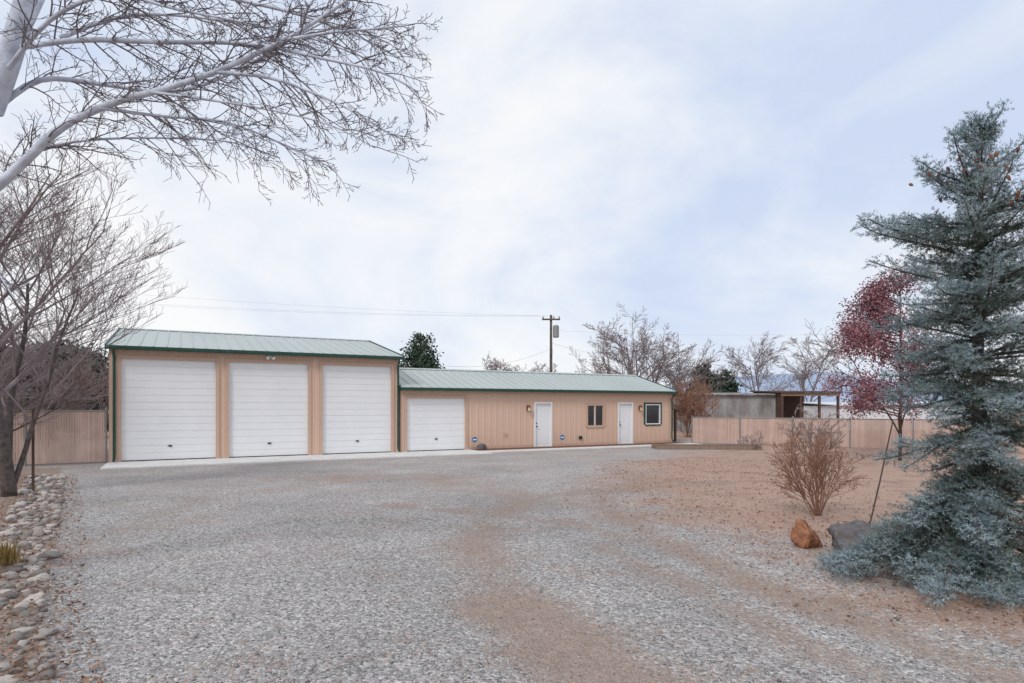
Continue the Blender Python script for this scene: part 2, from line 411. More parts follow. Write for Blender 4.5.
def shell(root, u0, u1, depth, eave, ridge, ops, rib=.41):
    w = depth/2; s = (ridge-eave)/w
    mb = MB(); front(mb, u0, u1, eave, ops)
    gab = lambda y: eave+s*(w-abs(y-w))
    ribwall(mb, 0, depth, 0, gab, lambda a, y: (u0+y, a)); ribwall(mb, 0, depth, 0, gab, lambda a, y: (u1-y, a))
    ribwall(mb, u0, u1, 0, eave, lambda a, y: (a, depth-y))
    mb.build('wall', 'wall', root)
    oh = .22
    rf = MB(); x0, x1 = u0-.05, u1+.1
    rf.slope(x0, x1, -oh, eave-oh*s+.02, w, ridge+.02, .05); rf.slope(x0, x1, depth+oh, eave-oh*s+.02, w, ridge+.02, .05)
    x = x0+.12
    while x < x1-.05:
        for ya in (-oh, depth+oh): rf.slope(x-.022, x+.022, ya, eave-oh*s+.065, w, ridge+.065, .024)
        x += rib
    roof = rf.build('roof', 'roof', root)
    MB().slope(x0-.02, x1+.02, w-.16, ridge+.06-.16*s+.03, w, ridge+.11, .012).slope(x0-.02, x1+.02, w+.16, ridge+.06-.16*s+.03, w, ridge+.11, .012).build('ridge_cap', 'roof', roof)
    for xx0 in (x0-.05, x1+.005):
        MB().slope(xx0, xx0+.045, -oh-.04, eave-oh*s-.1, w, ridge-.08, .2).slope(xx0, xx0+.045, depth+oh+.04, eave-oh*s-.1, w, ridge-.08, .2).build('rake_trim', 'green', roof)
    g = MB(); ze = eave-oh*s
    g.box(x0, x1, -oh-.13, -oh-.115, ze-.06, ze+.05); g.box(x0, x1, -oh-.115, -oh-.012, ze-.065, ze-.05)
    g.box(x0, x1, -oh-.01, -oh+.005, ze-.065, ze+.018)
    g.box(x0, x1, -oh+.006, -.03, ze-.055, ze-.04)
    g.build('gutter', 'green', root)
    return s
def downspout(root, u, eave, s=.2):
    y = -.09
    mb = MB().tube([Vector((u,-.27,eave-.1)), Vector((u,-.24,eave-.2)), Vector((u,y,eave-.38)), Vector((u,y,.25)), Vector((u,y-.04,.14)), Vector((u,y-.2,.09))], [.045]*6, 4)
    mb.build('downspout', 'green', root)
def trims(root, o0, o1, z0, z1, wd=.11, mat='trim', sill=False):
    mb = MB()
    mb.box(o0-wd, o0+.004, -.045, .1, z0, z1+wd); mb.box(o1-.004, o1+wd, -.045, .1, z0, z1+wd)
    mb.box(o0+.004, o1-.004, -.043, .1, z1-.004, z1+wd-.002)
    if sill: mb.box(o0+.004, o1-.004, -.043, .1, z0-wd+.02, z0+.004)
    return mb.build('frame', mat, root)
def garage_door(root, o0, o1, z1, n):
    d = MB(); z0 = .06; h = (z1-z0)/n
    d.box(o0, o1, .062, .09, z0, z1+.02)
    for i in range(n):
        g = .005 if i % 2 else .010
        d.box(o0+.002, o1-.002, .05, .0615, z0+i*h+g, z0+(i+1)*h-.002)
    door = d.build('garage_door', 'white', root)
    MB().box(o0, o1, .052, .08, .02, z0+.006).build('bottom_seal', 'black', door)
    c_ = (o0+o1)/2
    MB().box(c_-.07, c_+.07, .02, .0495, .52, .55).box(c_-.018, c_+.018, .012, .046, .50, .57).build('handle', 'black', door)
    trims(root, o0, o1, 0.01, z1)

tall = thing('tall_garage', 'tall tan metal garage with three big white roll-up doors and pale green roof', 'garage', P0, RZ)
TD = [(.22,3.14),(3.56,6.36),(6.89,9.66)]
s = shell(tall, -.13, 10.0, 10.4, 3.96, 5.05, [(a,b_,0,3.56) for a,b_ in TD])
for a, b_ in TD: garage_door(tall, a, b_, 3.56, 14)
downspout(tall, .03, 3.96); downspout(tall, 9.93, 3.96)
fl = MB().box(4.9,5.06,-.08,-.02,3.74,3.84).build('flood_light', 'white', tall)
for a, e in ((4.93,4.87),(5.03,5.09)): MB().tube([Vector((a,-.07,3.77)), Vector((e,-.2,3.72))], [.03,.06], 8).build('lamp_head', 'white', fl)

low = thing('low_workshop', 'long low tan metal building with green roof joined to the tall garage', 'building', P0, RZ)
GD = (10.32, 12.98); D1 = (16.52,17.36); D2 = (21.36,22.18); W1 = (19.42,20.42,.95,2.02); W2 = (23.05,24.05,1.0,2.05)
shell(low, 10.06, 24.87, 6.2, 2.72, 3.62, [(*GD,0,2.28),(*D1,0,2.06),(*D2,0,2.06),W1,W2])
garage_door(low, *GD, 2.28, 8)
for o0, o1 in (D1, D2):
    f = trims(low, o0, o1, .01, 2.06, .07, 'white')
    d = MB().box(o0+.006, o1-.006, .05, .09, .05, 2.05)
    for za, zb in ((.2,.75),(.85,1.35),(1.45,1.92)):
        for k in (0,1):
            ua = o0+.1+k*((o1-o0)/2-.03); d.box(ua, ua+(o1-o0)/2-.17, .044, .051, za, zb)
    door = d.build('door', 'white', low)
    MB().tube([Vector((o0+.09,.052,1.0)), Vector((o0+.09,.0,1.0)), Vector((o0+.09,-.004,1.0)), Vector((o0+.09,-.05,1.0))], [.018,.018,.033,.028], 10).build('door_knob', 'black', door)
    MB().tube([Vector((o0+.09,.052,1.14)), Vector((o0+.09,.025,1.14))], [.03,.03], 10).build('deadbolt', 'black', door)
    MB().box(o0+.01, o1-.01, -.06, .045, .01, .048).build('threshold', 'steel', door)
for k, (o0, o1, z0, z1) in enumerate((W1, W2)):
    w = MB()
    t = .055
    w.box(o0+.005,o0+t,-.035,.08,z0+.005,z1-.005); w.box(o1-t,o1-.005,-.035,.08,z0+.005,z1-.005)
    w.box(o0+t,o1-t,-.033,.08,z0+.005,z0+t); w.box(o0+t,o1-t,-.033,.08,z1-t,z1-.005)
    if k == 0: w.box((o0+o1)/2-.025,(o0+o1)/2+.025,-.02,.08,z0+t,z1-t)
    win = w.build('window', 'white' if k else 'trim', low)
    MB().box(o0+t-.01,o1-t+.01,.03,.05,z0+t-.01,z1-t+.01).build('pane', 'glass', win)
    if k == 0:
        MB().box((o0+o1)/2-.05,(o0+o1)/2-.028,-.01,.028,z0+t,z1-t).build('sash', 'white', win)
    trims(low, o0, o1, z0, z1, .08, 'green' if k else 'trim', True)
downspout(low, 24.78, 2.72)
for u in (16.12, 22.68):
    a = MB().box(u-.06,u+.06,-.05,-.022,1.72,1.98).box(u-.02,u+.02,-.14,-.05,1.93,1.96)
    lamp = a.build('wall_lamp', 'copper', low)
    MB().lathe((u,-.15,1.68), [(.03,0),(.07,.02),(.075,.03)], 8).build('lamp_base', 'copper', lamp)
    MB().lathe((u,-.15,1.88), [(.10,0),(.06,.06),(.015,.11),(.01,.14)], 8).build('lamp_cap', 'copper', lamp)
    MB().lathe((u,-.15,1.71), [(.06,0),(.075,.17)], 8).build('lamp_glass', 'lampglass', lamp)
MB().box(18.95,19.1,-.09,-.02,.35,.5).build('hose_tap_box', 'black', low)
MB().box(14.9,15.0,-.06,-.02,.6,.74).build('outlet_box', 'trim', low)
MB().box(13.1,16.4,-.04,-.026,.01,.16).build('base_trim', 'trim', low)
MB().box(17.45,21.28,-.04,-.026,.01,.16).build('base_trim', 'trim', low)
MB().box(22.27,24.75,-.04,-.026,.01,.16).build('base_trim', 'trim', low)

def slab(name, u0, u1, w0, w1, z0, z1, mat, joints=0):
    mb = MB()
    n = max(1, joints); L = (u1-u0)/n
    for i in range(n): mb.box(u0+i*L+(.006 if i else 0), u0+(i+1)*L, w0, w1, z0, z1)
    o = mb.build(name, mat); o.location = P0; o.rotation_euler = (0,0,RZ)
    return tag(o, kind='structure')
slab('concrete_apron', -.15, 13.2, -2.3, -.03, -.15, .04, 'concrete', 6)
slab('walkway', 13.21, 25.3, -1.75, -.98, -.15, .04, 'concrete', 7)
slab('mulch_bed', 13.21, 25.0, -.97, -.03, -.1, .05, 'mulch')

# small things by the wall
def rock_mesh(seed, sub=2, amp=.25, sq=(1,.8,.6)):
    bm = bmesh.new(); bmesh.ops.create_icosphere(bm, subdivisions=sub, radius=1)
    o = Vector((seed*7.3, seed*3.1, seed*1.7))
    for v in bm.verts:
        k = 1+amp*mnoise.noise(v.co*1.1+o)+amp*.6*mnoise.noise(v.co*2.6+o)
        v.co = Vector((v.co.x*sq[0], v.co.y*sq[1], v.co.z*sq[2]))*k
    me = bpy.data.meshes.new('rock'); bm.to_mesh(me); bm.free()
    return me
def chipped(seed, cuts, sq):
    """a broken rock: a sphere sliced flat by random planes, then roughened"""
    rg = random.Random(seed); bm = bmesh.new(); bmesh.ops.create_icosphere(bm, subdivisions=4, radius=1)
    pl_ = []
    for k in range(cuts):
        n = Vector((rg.gauss(0,1), rg.gauss(0,1), rg.gauss(.2,.8))).normalized(); pl_.append((n, rg.uniform(.42,.8)))
    o = Vector((seed*3.3, seed*1.9, 0))
    for v in bm.verts:
        p = v.co.copy()
        for n, dd in pl_:
            e = p.dot(n)-dd
            if e > 0: p -= n*e*.97
        p += v.co*(.14*mnoise.noise(v.co*2.2+o)+.08*mnoise.noise(v.co*5+o)+.03*mnoise.noise(v.co*11+o))
        v.co = Vector((p.x*sq[0], p.y*sq[1], p.z*sq[2]))
    me = bpy.data.meshes.new('rock'); bm.to_mesh(me); bm.free()
    return me
def rock(name, me, mat, loc, sc, rz, label, cat, group=None):
    if not me.materials: me.materials.append(MT[mat])
    me.polygons.foreach_set('use_smooth', [True]*len(me.polygons))
    o = bpy.data.objects.new(name, me); col.objects.link(o); o.location = loc; o.scale = sc; o.rotation_euler = (rng.normal()*.15, rng.normal()*.15, rz)
    return tag(o, label, cat, group)
rock('boulder', rock_mesh(3,3,.4), 'bouldergrey', uw(13.55,-.5,.16), (.22,.22,.3), .4, 'small dark rock beside the low building garage door', 'rock')
def yard_sign(u, w, label):
    p = uw(u, w); r_ = thing('yard_sign', label, 'sign', p, RZ)
    MB().tube([Vector((0,0,-.05)), Vector((0,0,.42))], [.008,.008], 6).build('stake', 'steel', r_)
    pts = [Vector((.13*math.cos(rad(22.5+45*k)), 0, .48+.13*math.sin(rad(22.5+45*k)))) for k in range(8)]
    mb = MB(); mb.poly([(q.x,-.012,q.z) for q in pts]); mb.poly([(q.x,-.004,q.z) for q in reversed(pts)])
    for k in range(8):
        a, c_ = pts[k], pts[(k+1) % 8]; mb.poly([(a.x,-.012,a.z),(a.x,-.004,a.z),(c_.x,-.004,c_.z),(c_.x,-.012,c_.z)])
    pl = mb.build('sign_plate', 'signblue', r_)
    MB().box(-.085,.085,-.017,-.0125,.455,.505).build('white_band', 'white', pl)
yard_sign(17.75, -.4, 'small blue yard sign on a stake right of the first white door')
yard_sign(13.3, -.3, 'small blue yard sign on a stake by the low garage door')

def grow(p, d, L, r, lev, P, outl, rg):
    nseg = max(3, int(L/P['seg'][lev])+1); pts = [p.copy()]; rr = [r]; dirs = [d.copy()]
    st = L/nseg; dd = d.copy()
    for i in range(nseg):
        dd = (dd + Vector((rg.gauss(0,1), rg.gauss(0,1), rg.gauss(0,1)))*P['wob'][lev] + Vector((0,0,P['trop'][lev]))*st).normalized()
        p = p + dd*st; pts.append(p.copy()); dirs.append(dd.copy())
        rr.append(max(P['rmin'], r*(1-(1-P['tip'])*(i+1)/nseg)))
    outl.append((lev, pts, rr))
    if lev+1 >= P['levels']: return
    n = P['n'][lev]; n = max(1, int(n*rg.uniform(.75,1.25)+.5))
    for k in range(n):
        t = P['t0'][lev]+(1-P['t0'][lev])*(k+rg.random())/n
        f = min(t*nseg, nseg-.001); i = int(f); q = pts[i].lerp(pts[i+1], f-i); bd = dirs[i+1]
        side = bd.orthogonal(); side.rotate(Matrix.Rotation(rg.uniform(0,6.283), 3, bd))
        ang = rad(rg.uniform(*P['ang'][lev]))
        nd = (bd*math.cos(ang)+side*math.sin(ang)).normalized()
        if P.get('up') and nd.z < P['up']: nd = Vector((nd.x, nd.y, P['up']+.3*rg.random())).normalized()
        ln = L*rg.uniform(*P['len'][lev])*(1-.45*t)
        rc = max(P['rmin'], min(rr[i]*.8, r*P['rr'][lev]*(1-.4*t)))
        grow(q, nd, ln, rc, lev+1, P, outl, rg)
SIDES = [9,7,5,3,3,3]
def bare_tree(name, label, loc, stems, P, mt, mtw, cat='tree', group=None, seed=1, split=2, tname='trunk', cname='crown'):
    rg = random.Random(seed); r_ = thing(name, label, cat, loc, 0, group)
    outl = []
    for d, L, rr_ in stems: grow(Vector((rg.uniform(-.05,.05),rg.uniform(-.05,.05),-.1)) if len(stems) > 1 else Vector((0,0,-.1)), Vector(d).normalized(), L, rr_, 0, P, outl, rg)
    a, b2 = MB(), MB()
    for lev, pts, rr in outl: (a if lev < split else b2).tube(pts, rr, SIDES[lev])
    a.build(tname, mt, r_, smooth=True); b2.build(cname, mtw, r_)
    return r_

# ---------------------------------------------------------------- left fruit tree and shrubs
PF = dict(levels=5, seg=[.4,.4,.25,.2,.2], wob=[.06,.06,.07,.08,.08], trop=[.03,.06,.10,.12,.1], tip=.3, rmin=.004, n=[10,7,6,4],
          t0=[.33,.2,.18,.18], ang=[(22,50),(20,45),(20,45),(20,45)], len=[(.75,1.0),(.5,.8),(.45,.75),(.4,.65)], rr=[.40,.5,.45,.5], up=.42)
base = pt(8,495,13.2); base.z = 0
bare_tree('fruit_tree', 'bare multi-branched tree with dark rough trunk at left edge of the drive', base,
    [((.0,0,1),5.2,.15),((.28,.15,1),5.0,.06),((-.25,.1,1),4.8,.09)], PF, 'barkmid', 'twigpink', seed=5, split=1)
PB = dict(levels=4, seg=[.3,.3,.25,.2], wob=[.1,.1,.1,.1], trop=[.05,.12,.15,.1], tip=.35, rmin=.006, n=[10,9,7], t0=[.2,.12,.1],
          ang=[(20,50),(20,50),(20,50)], len=[(.5,.8),(.45,.75),(.4,.65)], rr=[.55,.5,.5], up=.1)
for k, (px, Y, h, lab) in enumerate(((46,25,4.3,'bare twiggy tree behind the left slat fence next to the garage'),(-10,19,4.6,'bare twiggy tree at far left edge behind the slat fence'),(76,32,4.0,'bare twiggy tree peeking over the fence beside the garage corner'),(18,22,4.2,'bare twiggy tree right behind the leftmost trunk and slat fence'))):
    bare_tree('bare_tree', lab, ((px-CX)/F*Y, Y, 0), [((rng.normal()*.2,0,1),h,.07),((.12,.1,1),h*.8,.055),((-.3,.1,1),h*.85,.055)], PB, 'barkmid', 'twigpink', seed=20+k)

# ---------------------------------------------------------------- big pale-barked tree overhanging top left
def smooth_path(pts, n=4):
    o = []
    for i in range(len(pts)-1):
        p0, p1, p2, p3 = pts[max(i-1,0)], pts[i], pts[i+1], pts[min(i+2,len(pts)-1)]
        for k in range(n):
            t = k/n
            o.append(.5*((2*p1)+(p2-p0)*t+(2*p0-5*p1+4*p2-p3)*t*t+(3*p1-3*p2+p3-p0)*t**3))
    o.append(pts[-1]); return o
tb = Vector((-6.15,6.4,0))
big = thing('shade_tree', 'large pale-barked bare tree whose limbs overhang the top left corner', 'tree', tb)
limbs = [  # (px,py,Y) lists with start and end radii
 ('trunk', [(-98,640,6.4),(-92,480,6.4),(-75,330,6.3),(-48,215,6.2),(-18,128,6.1),(8,60,6.05),(26,0,6.0),(46,-90,6.0),(74,-220,6.1)], .21, .06),
 ('limb', [(-48,215,6.2),(-5,188,6.0),(28,158,5.9),(62,127,5.8),(110,104,5.7),(160,90,5.6),(215,72,5.5),(280,42,5.4),(330,12,5.4),(380,-25,5.4)], .055, .012),
 ('limb', [(-8,112,6.1),(40,80,6.3),(100,84,6.5),(170,92,6.7),(230,74,6.8),(290,40,6.9),(350,8,7.0)], .033, .008),
 ('limb', [(14,48,6.05),(80,40,5.8),(160,42,5.6),(250,44,5.5),(320,58,5.4),(380,72,5.3),(418,92,5.3)], .03, .006),
 ('limb', [(215,72,5.5),(270,78,5.4),(325,98,5.4),(365,118,5.3),(395,138,5.3)], .018, .005),
 ('limb', [(100,108,5.7),(160,116,5.8),(225,122,5.9),(285,145,5.9),(328,166,5.9)], .018, .005),
 ('limb', [(285,40,5.4),(335,32,5.3),(385,28,5.2),(415,24,5.2)], .015, .005),
 ('limb', [(36,-30,6),(120,-25,6.2),(200,-8,6.4),(290,12,6.5),(355,35,6.6),(405,62,6.6)], .035, .006),
 ('limb', [(-20,140,6.1),(0,95,6.6),(30,20,7.0),(70,-60,7.3)], .06, .04),
 ('limb', [(6,72,6.05),(50,20,5.6),(110,-5,5.4),(180,10,5.3),(260,25,5.2)], .028, .007),
 ('limb', [(-40,200,6.2),(-15,250,5.9),(15,300,5.7)], .02, .006),
 ('limb', [(150,92,5.6),(210,100,5.5),(270,110,5.5),(330,125,5.45),(375,148,5.4)], .014, .005),
 ('limb', [(60,38,5.85),(130,15,6.0),(220,20,6.2),(310,38,6.3),(375,62,6.4)], .022, .006),
 ('limb', [(30,150,5.9),(90,140,6.2),(160,138,6.4),(230,142,6.4),(280,158,6.3)], .016, .005),
]
rg = random.Random(11); tw = MB(); outl = []
PT = dict(levels=3, seg=[.09,.08,.07], wob=[.10,.10,.10], trop=[-.3,-.1,.1], tip=.4, rmin=.0025, n=[5,3], t0=[.2,.2], ang=[(22,50),(25,55)], len=[(.4,.7),(.35,.6)], rr=[.65,.65])
for nm, pp, r0, r1_ in limbs:
    path = smooth_path([pt(*q) for q in pp])
    if nm == 'trunk': path[0].z = -.1
    n = len(path); rr = [r0+(r1_-r0)*(i/(n-1))**.8 for i in range(n)]
    MB().tube(path, rr, 10 if r0 > .04 else 6).build(nm, 'barkpale', big, org=tb, smooth=True)
    if nm == 'trunk' or r0 > .057:
        continue
    acc = 0
    for i in range(1, n):
        acc += (path[i]-path[i-1]).length
        fr = i/(n-1)
        while acc > .092 and fr > .12:
            acc -= .092
            bd = (path[i]-path[i-1]).normalized()
            sd = Vector((rg.gauss(0,.7), rg.gauss(0,1), rg.gauss(-.15,1))); sd = (sd-bd*sd.dot(bd)).normalized()
            a = rad(rg.uniform(20,52)); L = rg.uniform(.28,.78)*(1.08-.48*fr)
            grow(path[i].lerp(path[i-1], rg.random()), bd*math.cos(a)+sd*math.sin(a), L, max(.0042, min(.008, rr[i]*.6)), 0, PT, outl, rg)
        if fr <= .12: acc = 0
for lev, pts, rr in outl: tw.tube(pts, rr, 4 if lev == 0 else 3)
tw.build('twigs', 'twigpale', big, org=tb)

# ---------------------------------------------------------------- blue spruce
SP = Vector((5.10, 6.75, 0))
def spruce(name, label, loc, Ht, prof, seed):
    rg = random.Random(seed); rn = np.random.default_rng(seed)
    r_ = thing(name, label, 'tree', loc)
    MB().tube([Vector((0,0,-.1)), Vector((.02,0,1)), Vector((-.02,.02,2.4)), Vector((0,0,3.8)), Vector((0,0,Ht))], [.11,.09,.06,.035,.008], 9).build('trunk', 'barkdark', r_, smooth=True)
    wood = MB(); segs = []           # start, end, age
    def bough(h, az, L, el, droop, fr, dens=1.0):
        p = Vector((0,0,h)); dd = Vector((math.cos(az)*math.cos(el), math.sin(az)*math.cos(el), math.sin(el)))
        ns = max(3, int(L/.10)); pts = [p.copy()]
        for i in range(ns):
            t = i/ns
            dd = (dd+Vector((rg.gauss(0,.07), rg.gauss(0,.07), (droop*(1-t)+.95*t*t)*L/ns*1.3))).normalized()
            p = p+dd*(L/ns)
            if p.z < .09: p.z = .09+.03*rg.random(); dd.z = abs(dd.z)*.3
            pts.append(p.copy())
        wood.tube(pts, [max(.005, (.008+.010*L)*(1-.8*i/ns)) for i in range(ns+1)], 4)
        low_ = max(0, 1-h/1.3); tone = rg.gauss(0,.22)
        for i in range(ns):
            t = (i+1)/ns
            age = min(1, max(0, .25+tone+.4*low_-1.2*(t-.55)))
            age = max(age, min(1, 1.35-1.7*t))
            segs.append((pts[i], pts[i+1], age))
            if t < .25 and rg.random() < .3: continue
            bd = (pts[i+1]-pts[i]).normalized(); sd0 = bd.cross(Vector((0,0,1))).normalized(); up0 = sd0.cross(bd)
            for rep in range(5):
                if rg.random() > dens: continue
                ph = (0, math.pi, .8, math.pi-.8, -math.pi/2)[rep]+rg.gauss(0,.3)
                sd = sd0*math.cos(ph)+up0*math.sin(ph)
                a = rad(rg.uniform(35,62))
                l2 = (.10+.26*L*(1-t)**.55)*rg.uniform(.65,1.15)*(1 if rep < 2 else .68); l2 = max(.11, min(l2, .34))
                v = (bd*math.cos(a)+sd*math.sin(a)).normalized()
                q = pts[i].lerp(pts[i+1], rg.random()); e = q+v*l2+Vector((0,0,l2*l2*rg.uniform(-.5,.6)))
                if e.z < .04: e.z = .04
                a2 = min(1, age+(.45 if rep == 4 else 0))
                segs.append((q, e, a2))
                m2 = max(1, int(l2/.08))
                for j in range(m2):
                    for s2 in (-1,1):
                        tt = (j+.6)/m2*.9; qq = q.lerp(e, tt)
                        s3 = v.cross(Vector((0,0,1))).normalized()*s2
                        vv = (v*.7+s3*.7+Vector((0,0,rg.gauss(.1,.4)))).normalized()
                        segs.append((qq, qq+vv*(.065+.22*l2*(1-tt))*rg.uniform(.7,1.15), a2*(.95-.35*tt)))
    h = .10
    while h < Ht-.05:
        fr = h/Ht
        nb = 8 if fr < .7 else (7 if fr < .85 else 5)
        a0 = rg.uniform(0,6.28)
        for k in range(nb):
            az = a0+6.283*k/nb+rg.gauss(0,.3)
            R = np.interp(h, prof[0], prof[1])
            R *= 1+.15*math.sin(az*2+h*2.3)+.12*math.sin(az*3-h*4.1)
            L = R*(rg.uniform(.45,.78) if rg.random() < .35 else rg.uniform(.84,1.06))
            el = rad(np.interp(fr, [0,.15,.4,.7,.9,1], [-10,-10,2,18,36,62])+rg.gauss(0,10))
            bough(h+rg.uniform(-.09,.09), az, L, el, np.interp(fr, [0,.3,.7,1], [-.8,-.7,-.3,.05]), fr, .85)
        h += np.interp(fr, [0,.35,.6,1], [.155,.17,.175,.12])*rg.uniform(.8,1.2)
    for h, az, L, el in ((1.0,176,1.85,-8),(.9,188,1.85,-10),(.82,200,1.7,-10),(.66,214,1.6,-10),(.52,236,1.4,-8),(.45,258,1.3,-8),(.72,166,1.7,-6),(1.25,200,1.25,-16),(1.1,240,1.2,-14),(.6,184,1.75,-4)):
        bough(h, rad(az), L, rad(el), -.55, h/Ht, 1)
    wood.build('branches', 'barkdark', r_)
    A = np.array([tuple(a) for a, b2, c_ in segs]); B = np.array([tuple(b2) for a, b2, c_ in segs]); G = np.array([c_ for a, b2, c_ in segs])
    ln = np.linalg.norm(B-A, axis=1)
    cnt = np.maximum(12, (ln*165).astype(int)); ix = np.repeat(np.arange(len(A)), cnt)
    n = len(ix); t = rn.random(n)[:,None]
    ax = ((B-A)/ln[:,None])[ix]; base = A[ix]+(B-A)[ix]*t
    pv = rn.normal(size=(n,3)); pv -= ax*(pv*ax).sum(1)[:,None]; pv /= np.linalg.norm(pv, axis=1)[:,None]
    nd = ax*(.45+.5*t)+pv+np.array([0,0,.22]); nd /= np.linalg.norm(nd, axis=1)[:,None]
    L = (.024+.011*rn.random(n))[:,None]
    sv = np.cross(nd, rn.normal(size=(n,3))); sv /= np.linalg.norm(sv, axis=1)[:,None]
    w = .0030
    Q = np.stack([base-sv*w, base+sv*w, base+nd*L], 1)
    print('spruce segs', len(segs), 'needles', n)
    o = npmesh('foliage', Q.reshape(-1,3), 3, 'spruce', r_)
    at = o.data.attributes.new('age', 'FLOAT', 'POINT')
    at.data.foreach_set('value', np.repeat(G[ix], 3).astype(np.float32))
    return r_
prof = ([0,.25,.6,.9,1.3,1.7,2.1,2.5,3.0,3.5,3.9,4.2,4.4,4.6,4.8,5.0], [1.0,1.12,1.2,1.12,1.02,1.0,1.1,1.18,1.16,1.08,1.03,.85,.5,.36,.24,.1])
spr = spruce('blue_spruce', 'tall blue-green spruce filling the right edge beside the boulders', SP, 4.9, prof, 3)
cm = MB().lathe((0,0,0), [(.004,0),(.014,.012),(.017,.03),(.012,.05),(.003,.07)], 7)
cone0 = None
for k in range(34):
    az = rng.uniform(2.2,5.6); h = rng.uniform(3.9,4.6); R = np.interp(h, prof[0], prof[1])*rng.uniform(.4,.95)
    p = (R*math.cos(az), R*math.sin(az), h+.2*R)
    if cone0 is None: cone0 = cm.build('cone', 'brown', spr); o = cone0
    else: o = cone0.copy(); col.objects.link(o); o.parent = spr
    o.location = p; o.rotation_euler = (math.pi+rng.normal()*.4, rng.normal()*.4, 0)

# ---------------------------------------------------------------- right foreground: boulders, shrubs, stake
rock('boulder', chipped(12,12,(1,.85,.95)), 'boulderred', (gp(809,549)+Vector((0,.1,.13))), (.29,.27,.29), .7, 'angular rust red boulder left of the dark grey one below the bare red shrub', 'rock')
rock('boulder', chipped(5,12,(1,.7,.7)), 'bouldergrey', (gp(874,556)+Vector((0,.25,.14))), (.62,.55,.55), .12, 'large wide dark grey boulder tucked under the lowest spruce boughs', 'rock')
PSH = dict(levels=4, seg=[.15,.12,.1,.1], wob=[.07,.1,.1,.1], trop=[.05,.15,.15,.1], tip=.4, rmin=.0038, n=[5,4,3], t0=[.25,.2,.2],
           ang=[(15,40),(20,45),(20,45)], len=[(.4,.65),(.4,.65),(.4,.6)], rr=[.65,.65,.7])
st = []
for k in range(22):
    a = rng.uniform(0,6.28); q = rng.uniform(.08,.5); st.append(((q*math.cos(a)-.06, q*math.sin(a), 1), rng.uniform(1.05,1.5), .0095))
bare_tree('bare_shrub', 'bare rust brown shrub with many upright stems behind the boulders', gp(818,516), st, PSH, 'twigred', 'twigred', 'shrub', seed=41, split=1, tname='stems', cname='twigs')
st = [((rng.normal()*.4, rng.normal()*.4, 1), rng.uniform(1.2,1.9), .012) for k in range(14)]
PSG = dict(PSH); PSG['rmin'] = .006
bare_tree('bare_shrub', 'grey twiggy bare shrub in the yard behind the rust brown shrub', ((815-CX)/F*21,21,0), st, PSG, 'twigfar', 'twigfar', 'shrub', seed=42, split=1, tname='stems', cname='twigs')
st = [((rng.normal()*.4, rng.normal()*.4, 1), rng.uniform(.6,1.0), .010) for k in range(9)]
bare_tree('bare_shrub', 'low bare brown shrub in front of the right fence left of the rust brown shrub', ((752-CX)/F*27.5,27.5,0), st, PSG, 'twigfar', 'twigfar', 'shrub', seed=43, split=1, tname='stems', cname='twigs')
PSB = dict(PSH); PSB['rmin'] = .011; PSB['n'] = [7,6,4]
st = [((rng.normal()*.4, rng.normal()*.4, 1), rng.uniform(2.4,3.6), .025) for k in range(16)]
bare_tree('bare_shrub', 'tall bare reddish brown shrub between the lean-to and the grey barn', ((688-CX)/F*39,39,0), st, PSB, 'twigred', 'twigred', 'shrub', seed=44, split=1, tname='stems', cname='twigs')
p0, p1 = pt(866,512,9.3), pt(893,420,9.3); p0.z = -.1
so_ = MB().tube([p0, p0.lerp(p1,.5)+Vector((.01,0,0)), p1], [.012,.011,.009], 6).build('stake', 'polewood', org=(p0.x,p0.y,0), loc=(p0.x,p0.y,0))
tag(so_, 'thin dark stake leaning in the ground left of the spruce', 'stake')

# ---------------------------------------------------------------- left foreground cobbles
vars_ = [rock_mesh(20+i, 2, .5, (1, rng.uniform(.6,.95), rng.uniform(.42,.66))) for i in range(12)]
placed = []
tries = 0
while len(placed) < 360 and tries < 40000:
    tries += 1
    Y = 4.2+13*rng.random()**1.2
    X = np.interp(Y, EY, EX)-.02-rng.random()*min(.5+.06*(Y-4), .9)
    if X < -.86*Y-.1: continue
    r_ = .03+.05*rng.random()**1.6+(.03 if rng.random() < .09 else 0)+.003*(Y-4)
    if any((X-a)**2+(Y-b2)**2 < (.75*(r_+c_))**2 for a, b2, c_ in placed): continue
    placed.append((X, Y, r_))
vl = [rock_mesh(40+i, 3, .45, (1,.75,.45)) for i in range(3)]
specials = ((34,606,.12,'pale flat rock, largest of the light rocks near the bottom left'),(20,640,.10,'pale rock at lower left edge just above the corner rocks'),(38,584,.11,'pale oval rock just behind the largest flat rock in border'))
sq = [gp(a, b2) for a, b2, c_, e in specials]
for X, Y, r_ in placed[:]:
    if any(math.hypot(X-q.x, Y-q.y) < .10+r_*.5 for q in sq): continue
    z = float(gz(np.array([X]), np.array([Y]))[0])
    rock('river_rock', vars_[rng.integers(12)], 'cobble', (X,Y,z+r_*.15), (r_,r_,r_), rng.uniform(0,6.28), 'small grey or tan rock lying in the border at left', 'rock', 'rocks in the left border')
for (px, py, r_, lab), q in zip(specials, sq):
    rock('river_rock', vl.pop(), 'cobblelight', (q.x,q.y,.05), (r_,r_,r_), .3, lab, 'rock')
q = gp(33,492)
ps = thing('steel_post', 'dark rusty steel post standing beside the left tree trunk', 'post', q)
MB().box(-.03,.03,-.004,.004,-.2,1.85).box(-.004,.004,.0045,.04,-.2,1.85).build('post_body', 'rust', ps)
